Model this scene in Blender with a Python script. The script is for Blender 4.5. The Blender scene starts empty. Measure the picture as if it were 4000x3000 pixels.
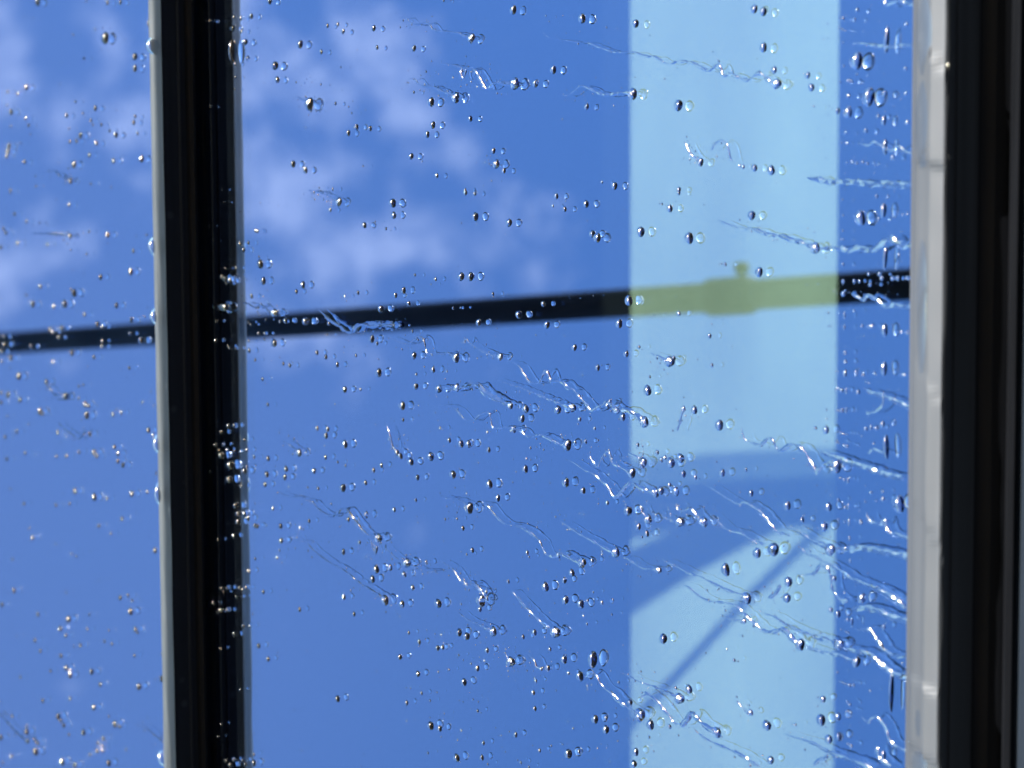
import bpy, bmesh, math, random
from mathutils import Vector, Matrix, noise

scene = bpy.context.scene
COL = scene.collection
random.seed(7)

# ------------------------------------------------------------------ camera
# The window is a vertical glazed wall in the plane y = 0 (outside is y < 0); the camera stands under it,
# held on its side, looking up at 45 degrees.  W = photo width in pixels, F = focal length in pixels.
W, H, F = 4000.0, 3000.0, 7734.0
ZC = 2.45                                   # height of the aimed-at point on the glass
h_c = Vector((560.0, 94500.0, F)).normalized()               # wall's horizontal in camera axes (x right, y down, z forward)
u_c = Vector((-math.cos(math.radians(50)), 0.0, math.sin(math.radians(50))))
u_c = (u_c - h_c * u_c.dot(h_c)).normalized()
n_c = h_c.cross(u_c).normalized()
if n_c.z < 0: n_c.negate()                  # into the room
HW, UW, NW = Vector((-1, 0, 0)), Vector((0, 0, 1)), Vector((0, 1, 0))
def c2w(v): return HW * v.dot(h_c) + UW * v.dot(u_c) + NW * v.dot(n_c)
FWD, RIGHT, DOWN = c2w(Vector((0, 0, 1))), c2w(Vector((1, 0, 0))), c2w(Vector((0, 1, 0)))
DIST = 0.773
CAM = Vector((0, 0, ZC)) - FWD * DIST
def ray(px, py): return (FWD * F + RIGHT * (px - W / 2) + DOWN * (py - H / 2)).normalized()
def at(px, py, y=0.0):
    d = ray(px, py); return CAM + d * ((y - CAM.y) / d.y)

cd = bpy.data.cameras.new('camera'); cam = bpy.data.objects.new('camera', cd); COL.objects.link(cam)
cd.sensor_width = 36.0; cd.lens = 36.0 * F / W; cd.clip_start = 0.01; cd.clip_end = 4000
R = Matrix((RIGHT, -DOWN, -FWD)).transposed().to_4x4()
cam.matrix_world = Matrix.Translation(CAM) @ R
cd.dof.use_dof = True; cd.dof.focus_distance = 0.765; cd.dof.aperture_fstop = 14.0
scene.camera = cam

# ------------------------------------------------------------------ sky, sun, exposure
SUN = Vector((0.50, -0.855, 0.14)).normalized()       # towards the sun
elev = math.asin(SUN.z); azim = math.atan2(SUN.x, SUN.y)
world = bpy.data.worlds.new('World'); scene.world = world; world.use_nodes = True
nt = world.node_tree; nt.nodes.clear()
def N(t, kind, **kw):
    n = t.nodes.new(kind)
    for k, v in kw.items(): setattr(n, k, v)
    return n
out = N(nt, 'ShaderNodeOutputWorld'); bg = N(nt, 'ShaderNodeBackground'); sky = N(nt, 'ShaderNodeTexSky', sky_type='NISHITA')
sky.sun_disc = False; sky.sun_elevation = elev; sky.sun_rotation = azim
CLOUD_LOC, CLOUD_COL = (0.31, 0.12, 0.4), (4.55, 4.25, 4.15, 1)
sky.air_density = 1.0; sky.dust_density = 0.3; sky.ozone_density = 3.0
tc = N(nt, 'ShaderNodeTexCoord')
# clouds: broken, soft-edged puffs; noise on the direction, gathered in one bank high on the sunward side
def mirrored(px, py):
    d = ray(px, py); return Vector((d.x, -d.y, d.z))
def M(op, a, b=None, c=None):
    n = N(nt, 'ShaderNodeMath', operation=op)
    for i, v in enumerate((a, b, c)):
        if v is None: continue
        if isinstance(v, (int, float)): n.inputs[i].default_value = v
        else: nt.links.new(v, n.inputs[i])
    return n.outputs[0]
def bank(px, py, r0, r1):
    dn = N(nt, 'ShaderNodeVectorMath', operation='DOT_PRODUCT'); dn.inputs[1].default_value = mirrored(px, py)
    nt.links.new(tc.outputs['Generated'], dn.inputs[0])
    m = N(nt, 'ShaderNodeMapRange'); m.interpolation_type = 'SMOOTHSTEP'
    m.inputs['From Min'].default_value = math.cos(math.radians(r1)); m.inputs['From Max'].default_value = math.cos(math.radians(r0))
    nt.links.new(dn.outputs['Value'], m.inputs['Value']); return m.outputs['Result']
def noise_tex(scale, detail, rough, loc):
    mp = N(nt, 'ShaderNodeMapping'); mp.inputs['Location'].default_value = loc
    nz = N(nt, 'ShaderNodeTexNoise'); nz.inputs['Scale'].default_value = scale; nz.inputs['Detail'].default_value = detail; nz.inputs['Roughness'].default_value = rough
    nt.links.new(tc.outputs['Generated'], mp.inputs['Vector']); nt.links.new(mp.outputs['Vector'], nz.inputs['Vector']); return nz.outputs['Fac']
puffs = noise_tex(26.0, 4.0, 0.5, CLOUD_LOC)
wide = noise_tex(2.2, 1.0, 0.5, (0.3, 0.1, 0.4))
mask = None                                         # where the broken cumulus stands (degrees across), seen by its reflection
for px, py, r in ((170, 330, 6.0), (40, 900, 4.0), (480, 600, 3.6), (1230, 1050, 4.6), (1000, 720, 4.0), (1340, 420, 4.4), (1060, 260, 3.6), (1700, 860, 4.0), (2050, 1020, 2.6)):
    q = bank(px, py, 0, r); mask = q if mask is None else M('MAXIMUM', mask, q)
cover = M('MULTIPLY_ADD', mask, 0.34, M('MULTIPLY_ADD', wide, 0.22, M('MULTIPLY_ADD', puffs, 1.35, -0.175)))
rg = N(nt, 'ShaderNodeMapRange'); rg.interpolation_type = 'SMOOTHSTEP'
rg.inputs['From Min'].default_value = 0.79; rg.inputs['From Max'].default_value = 1.26; rg.inputs['To Max'].default_value = 0.36
nt.links.new(cover, rg.inputs['Value'])
veil = M('MULTIPLY', bank(-500, 2000, 0, 25), 0.055)       # thin high haze
cloud = M('MAXIMUM', rg.outputs['Result'], M('MULTIPLY_ADD', rg.outputs['Result'], 0.8, veil))
mx = N(nt, 'ShaderNodeMix', data_type='RGBA'); mx.inputs[7].default_value = CLOUD_COL
nt.links.new(cloud, mx.inputs[0]); nt.links.new(sky.outputs[0], mx.inputs[6])
nt.links.new(mx.outputs[2], bg.inputs['Color']); bg.inputs['Strength'].default_value = 0.15
nt.links.new(bg.outputs[0], out.inputs['Surface'])

sd = bpy.data.lights.new('sun', 'SUN'); so = bpy.data.objects.new('sun', sd); COL.objects.link(so)
sd.energy = 5.0; sd.angle = math.radians(0.53); sd.color = (1.0, 0.98, 0.955)
so.rotation_euler = SUN.to_track_quat('Z', 'Y').to_euler(); so.location = (0, 0, 30)
scene.view_settings.view_transform = 'Standard'; scene.view_settings.look = 'None'
scene.view_settings.exposure = 1.74; scene.view_settings.gamma = 1.0; scene.view_settings.use_curve_mapping = False
scene.cycles.max_bounces = 14; scene.cycles.transmission_bounces = 12; scene.cycles.transparent_max_bounces = 16; scene.cycles.glossy_bounces = 8
scene.cycles.caustics_reflective = True; scene.cycles.caustics_refractive = True; scene.cycles.sample_clamp_indirect = 12
scene.cycles.blur_glossy = 0.0
# ------------------------------------------------------------------ what the photograph shows on the glass
# Positions were read off a 4 x 4 set of enlarged views (1 photo pixel = 2.212 units).  Each drop: x, y, diameter[, width].
S = 2.212
DROPS = {
(0,0): "325 20 55;925 22 42;1037 18 42;745 12 20;825 253 16;632 300 22;905 328 95;1283 200 52;1285 370 48;1165 490 58;1165 592 52;725 504 26;228 755 45;67 793 28;152 810 30;60 910 20;97 967 44;222 1023 36;92 1092 24;247 1083 30;265 1160 20;653 878 24;823 935 44;575 997 40;718 978 24;1168 1005 32;1155 1058 42;785 1040 30;800 1078 24;875 1078 30;947 1130 30;1003 1165 46;1187 1152 32;693 1170 50;660 1218 36;602 1225 36;832 1237 42;597 1113 20;77 1262 44;68 1308 44;57 1350 36;210 1400 42;635 1420 62;770 1340 42;977 1390 44;1222 1372 56;88 1643 34;180 1237 20;310 1610 24;785 1590 24;962 1620 18;1812 180 30;2020 148 34;2172 140 46;2075 160 44;2008 245 54;2080 270 38;2120 362 54;2140 503 46;2030 552 38;2035 667 26;2025 773 22;1817 917 24;1998 440 190 34",
(1,0): "118 12 50;615 222 42;705 210 38;750 272 48;1015 243 52;380 382 68;562 448 42;165 567 74;182 688 56;560 730 20;1043 410 42;1362 417 54;685 895 34;800 922 18;825 977 20;868 1097 48;985 1110 48;795 1150 52;1362 797 28;1510 882 76;1850 1025 50;1525 1080 62;1478 1162 54;1338 1350 58;320 1418 58;425 1470 56;923 1435 22;660 1636 30;2048 1303 52;2140 1475 48;1558 1518 48;1805 1645 40;733 580 18;1618 5 30",
(2,0): "5 85 80;600 160 82;290 137 20;815 237 20;1067 203 66;353 603 70;200 720 66;640 922 56;877 915 18;433 1032 22;1433 910 92;2085 78 76;2168 100 72;2165 410 80;1963 1432 32;1995 1442 38;2090 1450 62;883 1605 64;775 1575 26;1437 1640 50;2115 508 14",
(3,0): "47 603 62;338 650 56;368 755 66;22 1470 80;597 958 52;680 970 100 68;752 525 145 98;855 835 155 98;992 1040 85 40;768 85 40;643 160 40;620 157 26;1193 208 36;1185 592 40;1185 808 34;1198 1055 48;1000 810 60;947 1003 42;840 1130 48;668 1148 28;690 827 42;697 697 42;720 703 30;1003 345 230 42;1000 1270 130 34;1072 1360 48;512 205 18;620 248 24;643 258 24;665 265 22;512 328 18;473 340 18;623 712 24;480 1193 14;498 1365 14;678 1405 22;722 1398 28;762 1410 28;815 1400 28;857 1412 28;925 1428 22;392 920 26;553 940 14;525 912 14;650 570 26;645 368 22;680 1237 28;630 1235 26;763 640 24;745 165 30",
(0,1): "595 112 38;125 190 32;228 257 32;90 5 24;30 318 30;50 353 34;930 370 48;768 343 24;1270 370 20;1180 382 16;410 453 30;152 440 36;8 478 36;612 502 20;750 535 24;1150 510 38;1125 688 60;868 735 46;348 817 38;640 872 62;612 845 34;228 893 26;283 970 50;462 990 42;557 967 64;1003 980 50;728 1057 42;1133 1105 44;1250 1078 24;842 1142 48;880 1165 36;427 1185 44;530 1175 46;455 1210 36;505 1257 32;268 1335 40;30 1250 40;40 1315 46;10 1375 40;880 1285 28;878 1335 36;1120 1222 32;1218 1280 54;620 1390 50;92 1435 46;457 1467 36;810 1427 38;1117 1520 32;162 1590 60;400 1640 44;15 1465 30;85 1522 18;2070 450 44;2105 500 44;2145 440 36;1915 735 44;1945 752 54;1985 765 50;1955 790 30;1905 995 95 120;1870 1115 24;1862 1283 32;1970 1335 32;2040 1350 26;2143 1125 24;2165 1145 24;2148 1290 26;2150 1370 46;2172 900 44;2205 1450 28;2205 335 34;2038 655 30;1945 660 16;1985 1352 26",
(1,1): "10 338 36;640 155 38;1180 95 76;1187 200 62;1893 212 72;2182 265 70;1808 5 46;1885 15 40;935 287 52;1122 317 30;1030 255 16;1773 270 18;25 560 26;35 622 78;60 768 68;403 803 62;347 860 44;880 870 38;765 900 28;735 903 14;1372 716 28;1547 752 42;1510 798 20;1768 730 76;1852 730 72;1272 850 60;1205 892 46;1318 963 48;2045 880 36;205 1120 32;255 1112 50;427 1117 70;630 1135 42;1078 1008 64;20 1222 34;75 1222 28;155 1305 68;997 1270 68;1045 1308 36;1350 1203 32;1703 1003 28;1768 1000 22;1920 1127 58;525 1387 44;602 1425 44;860 1412 34;235 1483 34;290 1498 40;698 1492 50;1262 1360 18;1362 1412 66;1518 1407 28;1058 1560 74;1527 1535 56;1452 1510 20;1648 1550 24;1383 1575 32;55 1617 32;998 782 14;70 1275 24;1060 1445 14",
(2,1): "380 37 50;350 122 30;463 80 12;453 148 48;637 102 62;1293 105 26;1272 100 12;1360 142 64;690 362 66;728 395 86;1110 343 82;1525 398 94;2065 202 78;1438 8 40;2128 692 82;1840 625 36;1808 620 20;1787 617 12;1363 610 12;1003 938 86;267 967 48;55 1060 64;298 1147 66;920 1137 78;1437 1050 46;203 1237 20;533 1343 62;980 1397 60;1095 1338 34;1122 1360 12;735 1518 56;775 1495 16;1395 1435 44;1703 1243 46;1722 1497 42;1188 1597 28",
(3,1): "785 225 130 85;985 157 125 50;953 232 36;1160 195 28;1203 188 36;645 203 26;643 335 24;632 410 22;643 625 34;650 412 18;935 37 34;1030 35 24;640 65 22;995 570 190 34;1128 540 28;868 705 36;957 712 32;980 745 44;1070 748 40;878 800 36;1118 745 44;1200 742 34;645 772 38;740 770 32;785 772 30;645 880 50;655 1065 68 20;655 1170 46 18;738 1025 28;880 1160 40 60;997 1193 110 50;1150 1210 36;1200 1215 40;810 1157 34;518 1045 24;518 1160 20;540 1162 16;330 1140 14;280 1140 12;660 1387 40;662 1465 42;660 1567 60 30;990 1525 125 50;820 1577 32;915 1567 30;1160 1580 30 60;580 1553 20;602 1553 20;612 1350 18;575 1340 14;540 1332 12;495 1310 12;497 1455 14;583 1620 16;495 568 16;398 347 18;45 420 16;755 1560 40 22;430 1527 12",
(0,2): "68 92 52;172 138 44;10 75 40;10 160 36;345 238 58;370 258 36;680 18 26;720 8 26;560 105 60;680 127 30;735 175 50;765 190 40;748 270 62;975 262 40;1045 245 38;1005 218 22;65 277 20;143 413 36;45 457 36;252 343 18;497 420 42;770 430 44;60 648 34;217 598 34;487 625 32;573 622 36;682 588 34;812 590 50;835 622 40;990 545 40;1015 600 46;1018 668 40;1060 700 46;1283 398 44;1320 440 30;1330 470 28;1348 772 30;645 925 50;812 978 60;1137 948 50;1270 932 36;922 990 34;483 1047 32;600 1035 34;208 1033 32;88 907 22;1052 1165 38;855 1227 34;958 1292 28;280 1327 42;253 1247 22;483 1380 20;620 1467 24;660 1490 24;108 1513 26;1337 1438 54;1303 68 16;1230 158 24;1330 187 20;1970 362 48;2022 358 40;1910 415 44;1860 527 38;1928 523 26;1890 572 36;1955 565 28;2020 583 30;2073 583 28;1905 615 70;1985 700 90;2110 750 60;2132 715 34;1975 825 72;2080 882 40;2130 570 40;2112 480 36;2035 1050 60;2060 1120 60;2055 1190 60;2110 1120 50;2140 1160 50;1740 1045 40;2012 1310 42;1883 1347 24;2150 1615 44;2195 632 30;2205 1225 44;2205 1510 28",
(1,2): "765 47 56;902 47 30;680 175 18;100 178 36;1258 187 78;1380 20 56;1578 40 76;1732 30 70;1402 187 22;1268 308 36;1588 380 34;1998 417 26;525 383 46;617 390 48;602 447 54;765 520 70;598 632 46;103 643 48;257 733 54;90 780 56;500 750 50;247 805 54;77 868 46;705 675 28;772 705 28;750 897 70;537 903 34;945 853 46;1013 745 48;1080 702 48;1215 590 52;1248 622 52;1337 672 64;1508 625 74;1668 485 46;1770 517 62;1832 518 66;2005 570 52;1697 782 74;1393 807 50;1763 810 18;2012 865 78;2085 985 62;1380 1003 34;1192 1085 46;947 1130 64;143 1075 44;457 1183 40;210 1228 50;10 1230 40;380 1243 34;407 1255 18;215 1352 50;203 1437 24;183 1503 30;1632 1168 26;1733 1165 30;1785 1245 46;1867 1435 48;1817 1472 28;895 1368 36;750 1450 56;1467 1540 46;1035 1600 74;1155 1585 60;1277 1645 54;490 1020 24;797 1170 44;1620 1355 12;225 1545 14",
(2,2): "1165 55 88;390 222 78;112 213 76;78 297 74;12 392 60;583 305 42;712 385 32;423 437 24;903 228 62;950 287 70;840 155 50;820 185 50;1570 225 70;1785 355 90;1085 525 38;1123 490 12;1253 590 44;1098 595 20;542 503 36;633 495 44;157 553 28;123 645 28;110 735 70;10 650 14;32 760 18;1285 655 50;1365 680 90;1450 640 80;1320 635 40;1475 777 64;1580 805 46;1807 768 72;2018 740 38;1765 672 20;1787 840 14;457 850 86;607 922 66;1283 920 70;1408 930 80;1360 870 40;820 1027 42;742 1035 20;997 1095 88;1243 1128 28;1085 1230 64;1160 1292 56;1122 1322 26;2060 942 58;397 1478 50;128 1457 44;145 1495 26;690 1525 44;512 1630 66;2108 1460 90;1838 1605 110 65;1527 1265 14;293 1608 14;5 850 20",
(3,2): "493 397 70;408 380 34;632 55 44;670 60 60 18;602 40 26;580 45 18;775 68 46;635 228 44;670 228 58 18;603 230 26;588 228 22;503 222 22;505 300 18;625 428 28;653 430 24;680 437 24;590 500 30;655 528 28;680 537 34;487 495 14;507 495 14;612 512 20;985 345 50;842 385 42;885 378 46 22;932 380 40;910 513 30;1003 540 200 45;650 710 26;652 828 34;685 835 50 20;618 815 24;155 1050 84;517 1060 72;665 1065 34;687 1060 60 20;1115 1035 150 95;988 993 45;890 937 30;985 930 30;290 1172 50;475 1230 84;660 1190 28;693 1195 60 20;605 1170 26;795 1190 50 30;660 1425 50;600 1420 30;700 1335 44 18;705 1530 36 18;418 875 20;498 932 14;545 963 12;605 1000 30;840 1020 24;930 1010 20;40 1430 110 85",
(0,3): "120 125 44;18 248 38;573 140 20;328 332 38;590 372 58;520 455 44;568 515 34;753 460 32;772 335 26;940 470 24;1035 187 44;1105 168 32;1143 212 26;1128 305 56;1168 462 46;1190 490 26;300 557 38;348 648 34;527 690 38;693 598 38;640 610 20;902 565 32;965 587 32;1160 688 34;1400 672 36;437 820 30;570 793 46;600 820 40;605 858 48;792 827 48;175 873 30;865 937 40;1200 955 56;1395 887 54;370 1077 38;605 1057 34;808 1135 50;105 1210 30;505 1212 50;525 1250 36;550 1290 40;990 1280 56;1030 1300 40;940 1213 26;720 1350 50;230 1345 50;300 1412 40;325 1442 40;308 1515 60;595 1370 30;893 1405 36;845 1442 28;880 1467 32;838 1510 42;883 1508 34;775 1542 30;102 1555 32;22 1615 28;1090 1503 24;940 1615 50;535 1605 60;645 1635 50;8 1395 44;230 1300 28;1910 105 40;1930 140 24;1960 105 34;2070 102 44;2095 120 26;2125 100 40;2043 182 28;2090 178 22;1910 297 42;1960 295 36;1880 317 22;2100 432 42;2155 432 34;2020 505 44 18;1905 628 30;1910 1280 24;2073 982 24;1950 1598 36;1985 1635 50;2015 1590 30;2095 1595 34;2122 1625 40;2190 1540 36;2190 1615 60;1885 1390 20;1840 235 28;2183 328 20",
(1,3): "1003 27 64;1350 100 52;62 137 40;373 290 48;757 182 48;845 328 44;1122 312 20;1257 243 66;1570 237 80;1932 285 50;1985 137 40;1950 125 24;1318 490 34;1547 500 16;1598 507 24;1407 570 48;1752 487 68;1818 520 70;1242 700 50;22 602 46;105 717 44;1568 622 50;1610 615 46;1992 642 50;1898 598 16;1750 685 24;1790 727 18;1857 758 24;1970 733 24;1930 703 14;1395 845 56;1572 828 26;1665 810 24;1908 797 56;1795 915 64;703 1060 58;1427 1012 38;1562 1005 20;1300 1095 44;1503 1077 24;1913 1165 32;1942 1182 16;1625 1190 18;1875 1065 18;1920 1085 18;1788 1087 16;1755 1075 14;1508 1292 72;1585 1318 54;1773 1335 24;1598 1390 18;1740 1417 20;1962 1442 42;1730 1570 72;1947 1570 54;1485 1530 24;2000 1625 26;1815 70 40;2175 47 44;2185 1345 20",
(2,3): "283 92 82;450 35 56;456 205 78;590 240 76;652 212 34;773 230 46;870 207 28;700 140 24;367 235 18;617 343 20;860 332 24;645 415 28;192 487 54;93 525 44;325 630 42;445 720 76;690 720 150 62;305 797 60;250 803 40;583 865 84;485 840 36;205 907 32;182 1007 46;195 1145 46;920 920 28;1017 1090 54;1190 1285 86;1303 540 84;1523 977 74;1413 965 32;1360 1302 42;1185 1393 26;1232 828 18;1855 632 24;1672 665 22;1918 727 34;1952 737 20;710 1237 80;808 1225 44;805 1325 76;525 1317 24;25 1370 52;235 1507 40;337 1467 24;737 1487 24;483 1535 84;575 1515 44;912 1425 20;1065 1520 66;1223 1515 20;1050 1622 64;2040 1247 12;2195 1290 90;2053 1637 32;2163 1548 24;2132 1527 12;72 1612 32;143 1650 26;178 1465 14",
(3,3): "172 48 80;157 190 80;538 292 50;597 328 64;683 375 40;293 378 20;720 395 70 18;755 740 100 60;800 190 100 62;995 440 48;1160 757 30;595 835 26;630 462 20;668 478 18;690 487 18;700 943 34;668 935 22;738 945 40 16;640 920 18;620 912 14;470 1063 60;427 1047 24;427 1125 18;103 880 16;197 1028 12;452 1243 95;597 1215 70;680 1085 26;703 1110 34;683 1168 28;710 1175 26;517 1410 80;235 1285 30;207 1280 12;497 1303 16;605 1385 66;712 1465 40;687 1450 24;18 1590 70;990 1545 80 40;1038 1000 330 32;568 20 50;880 993 26",
}
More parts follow.
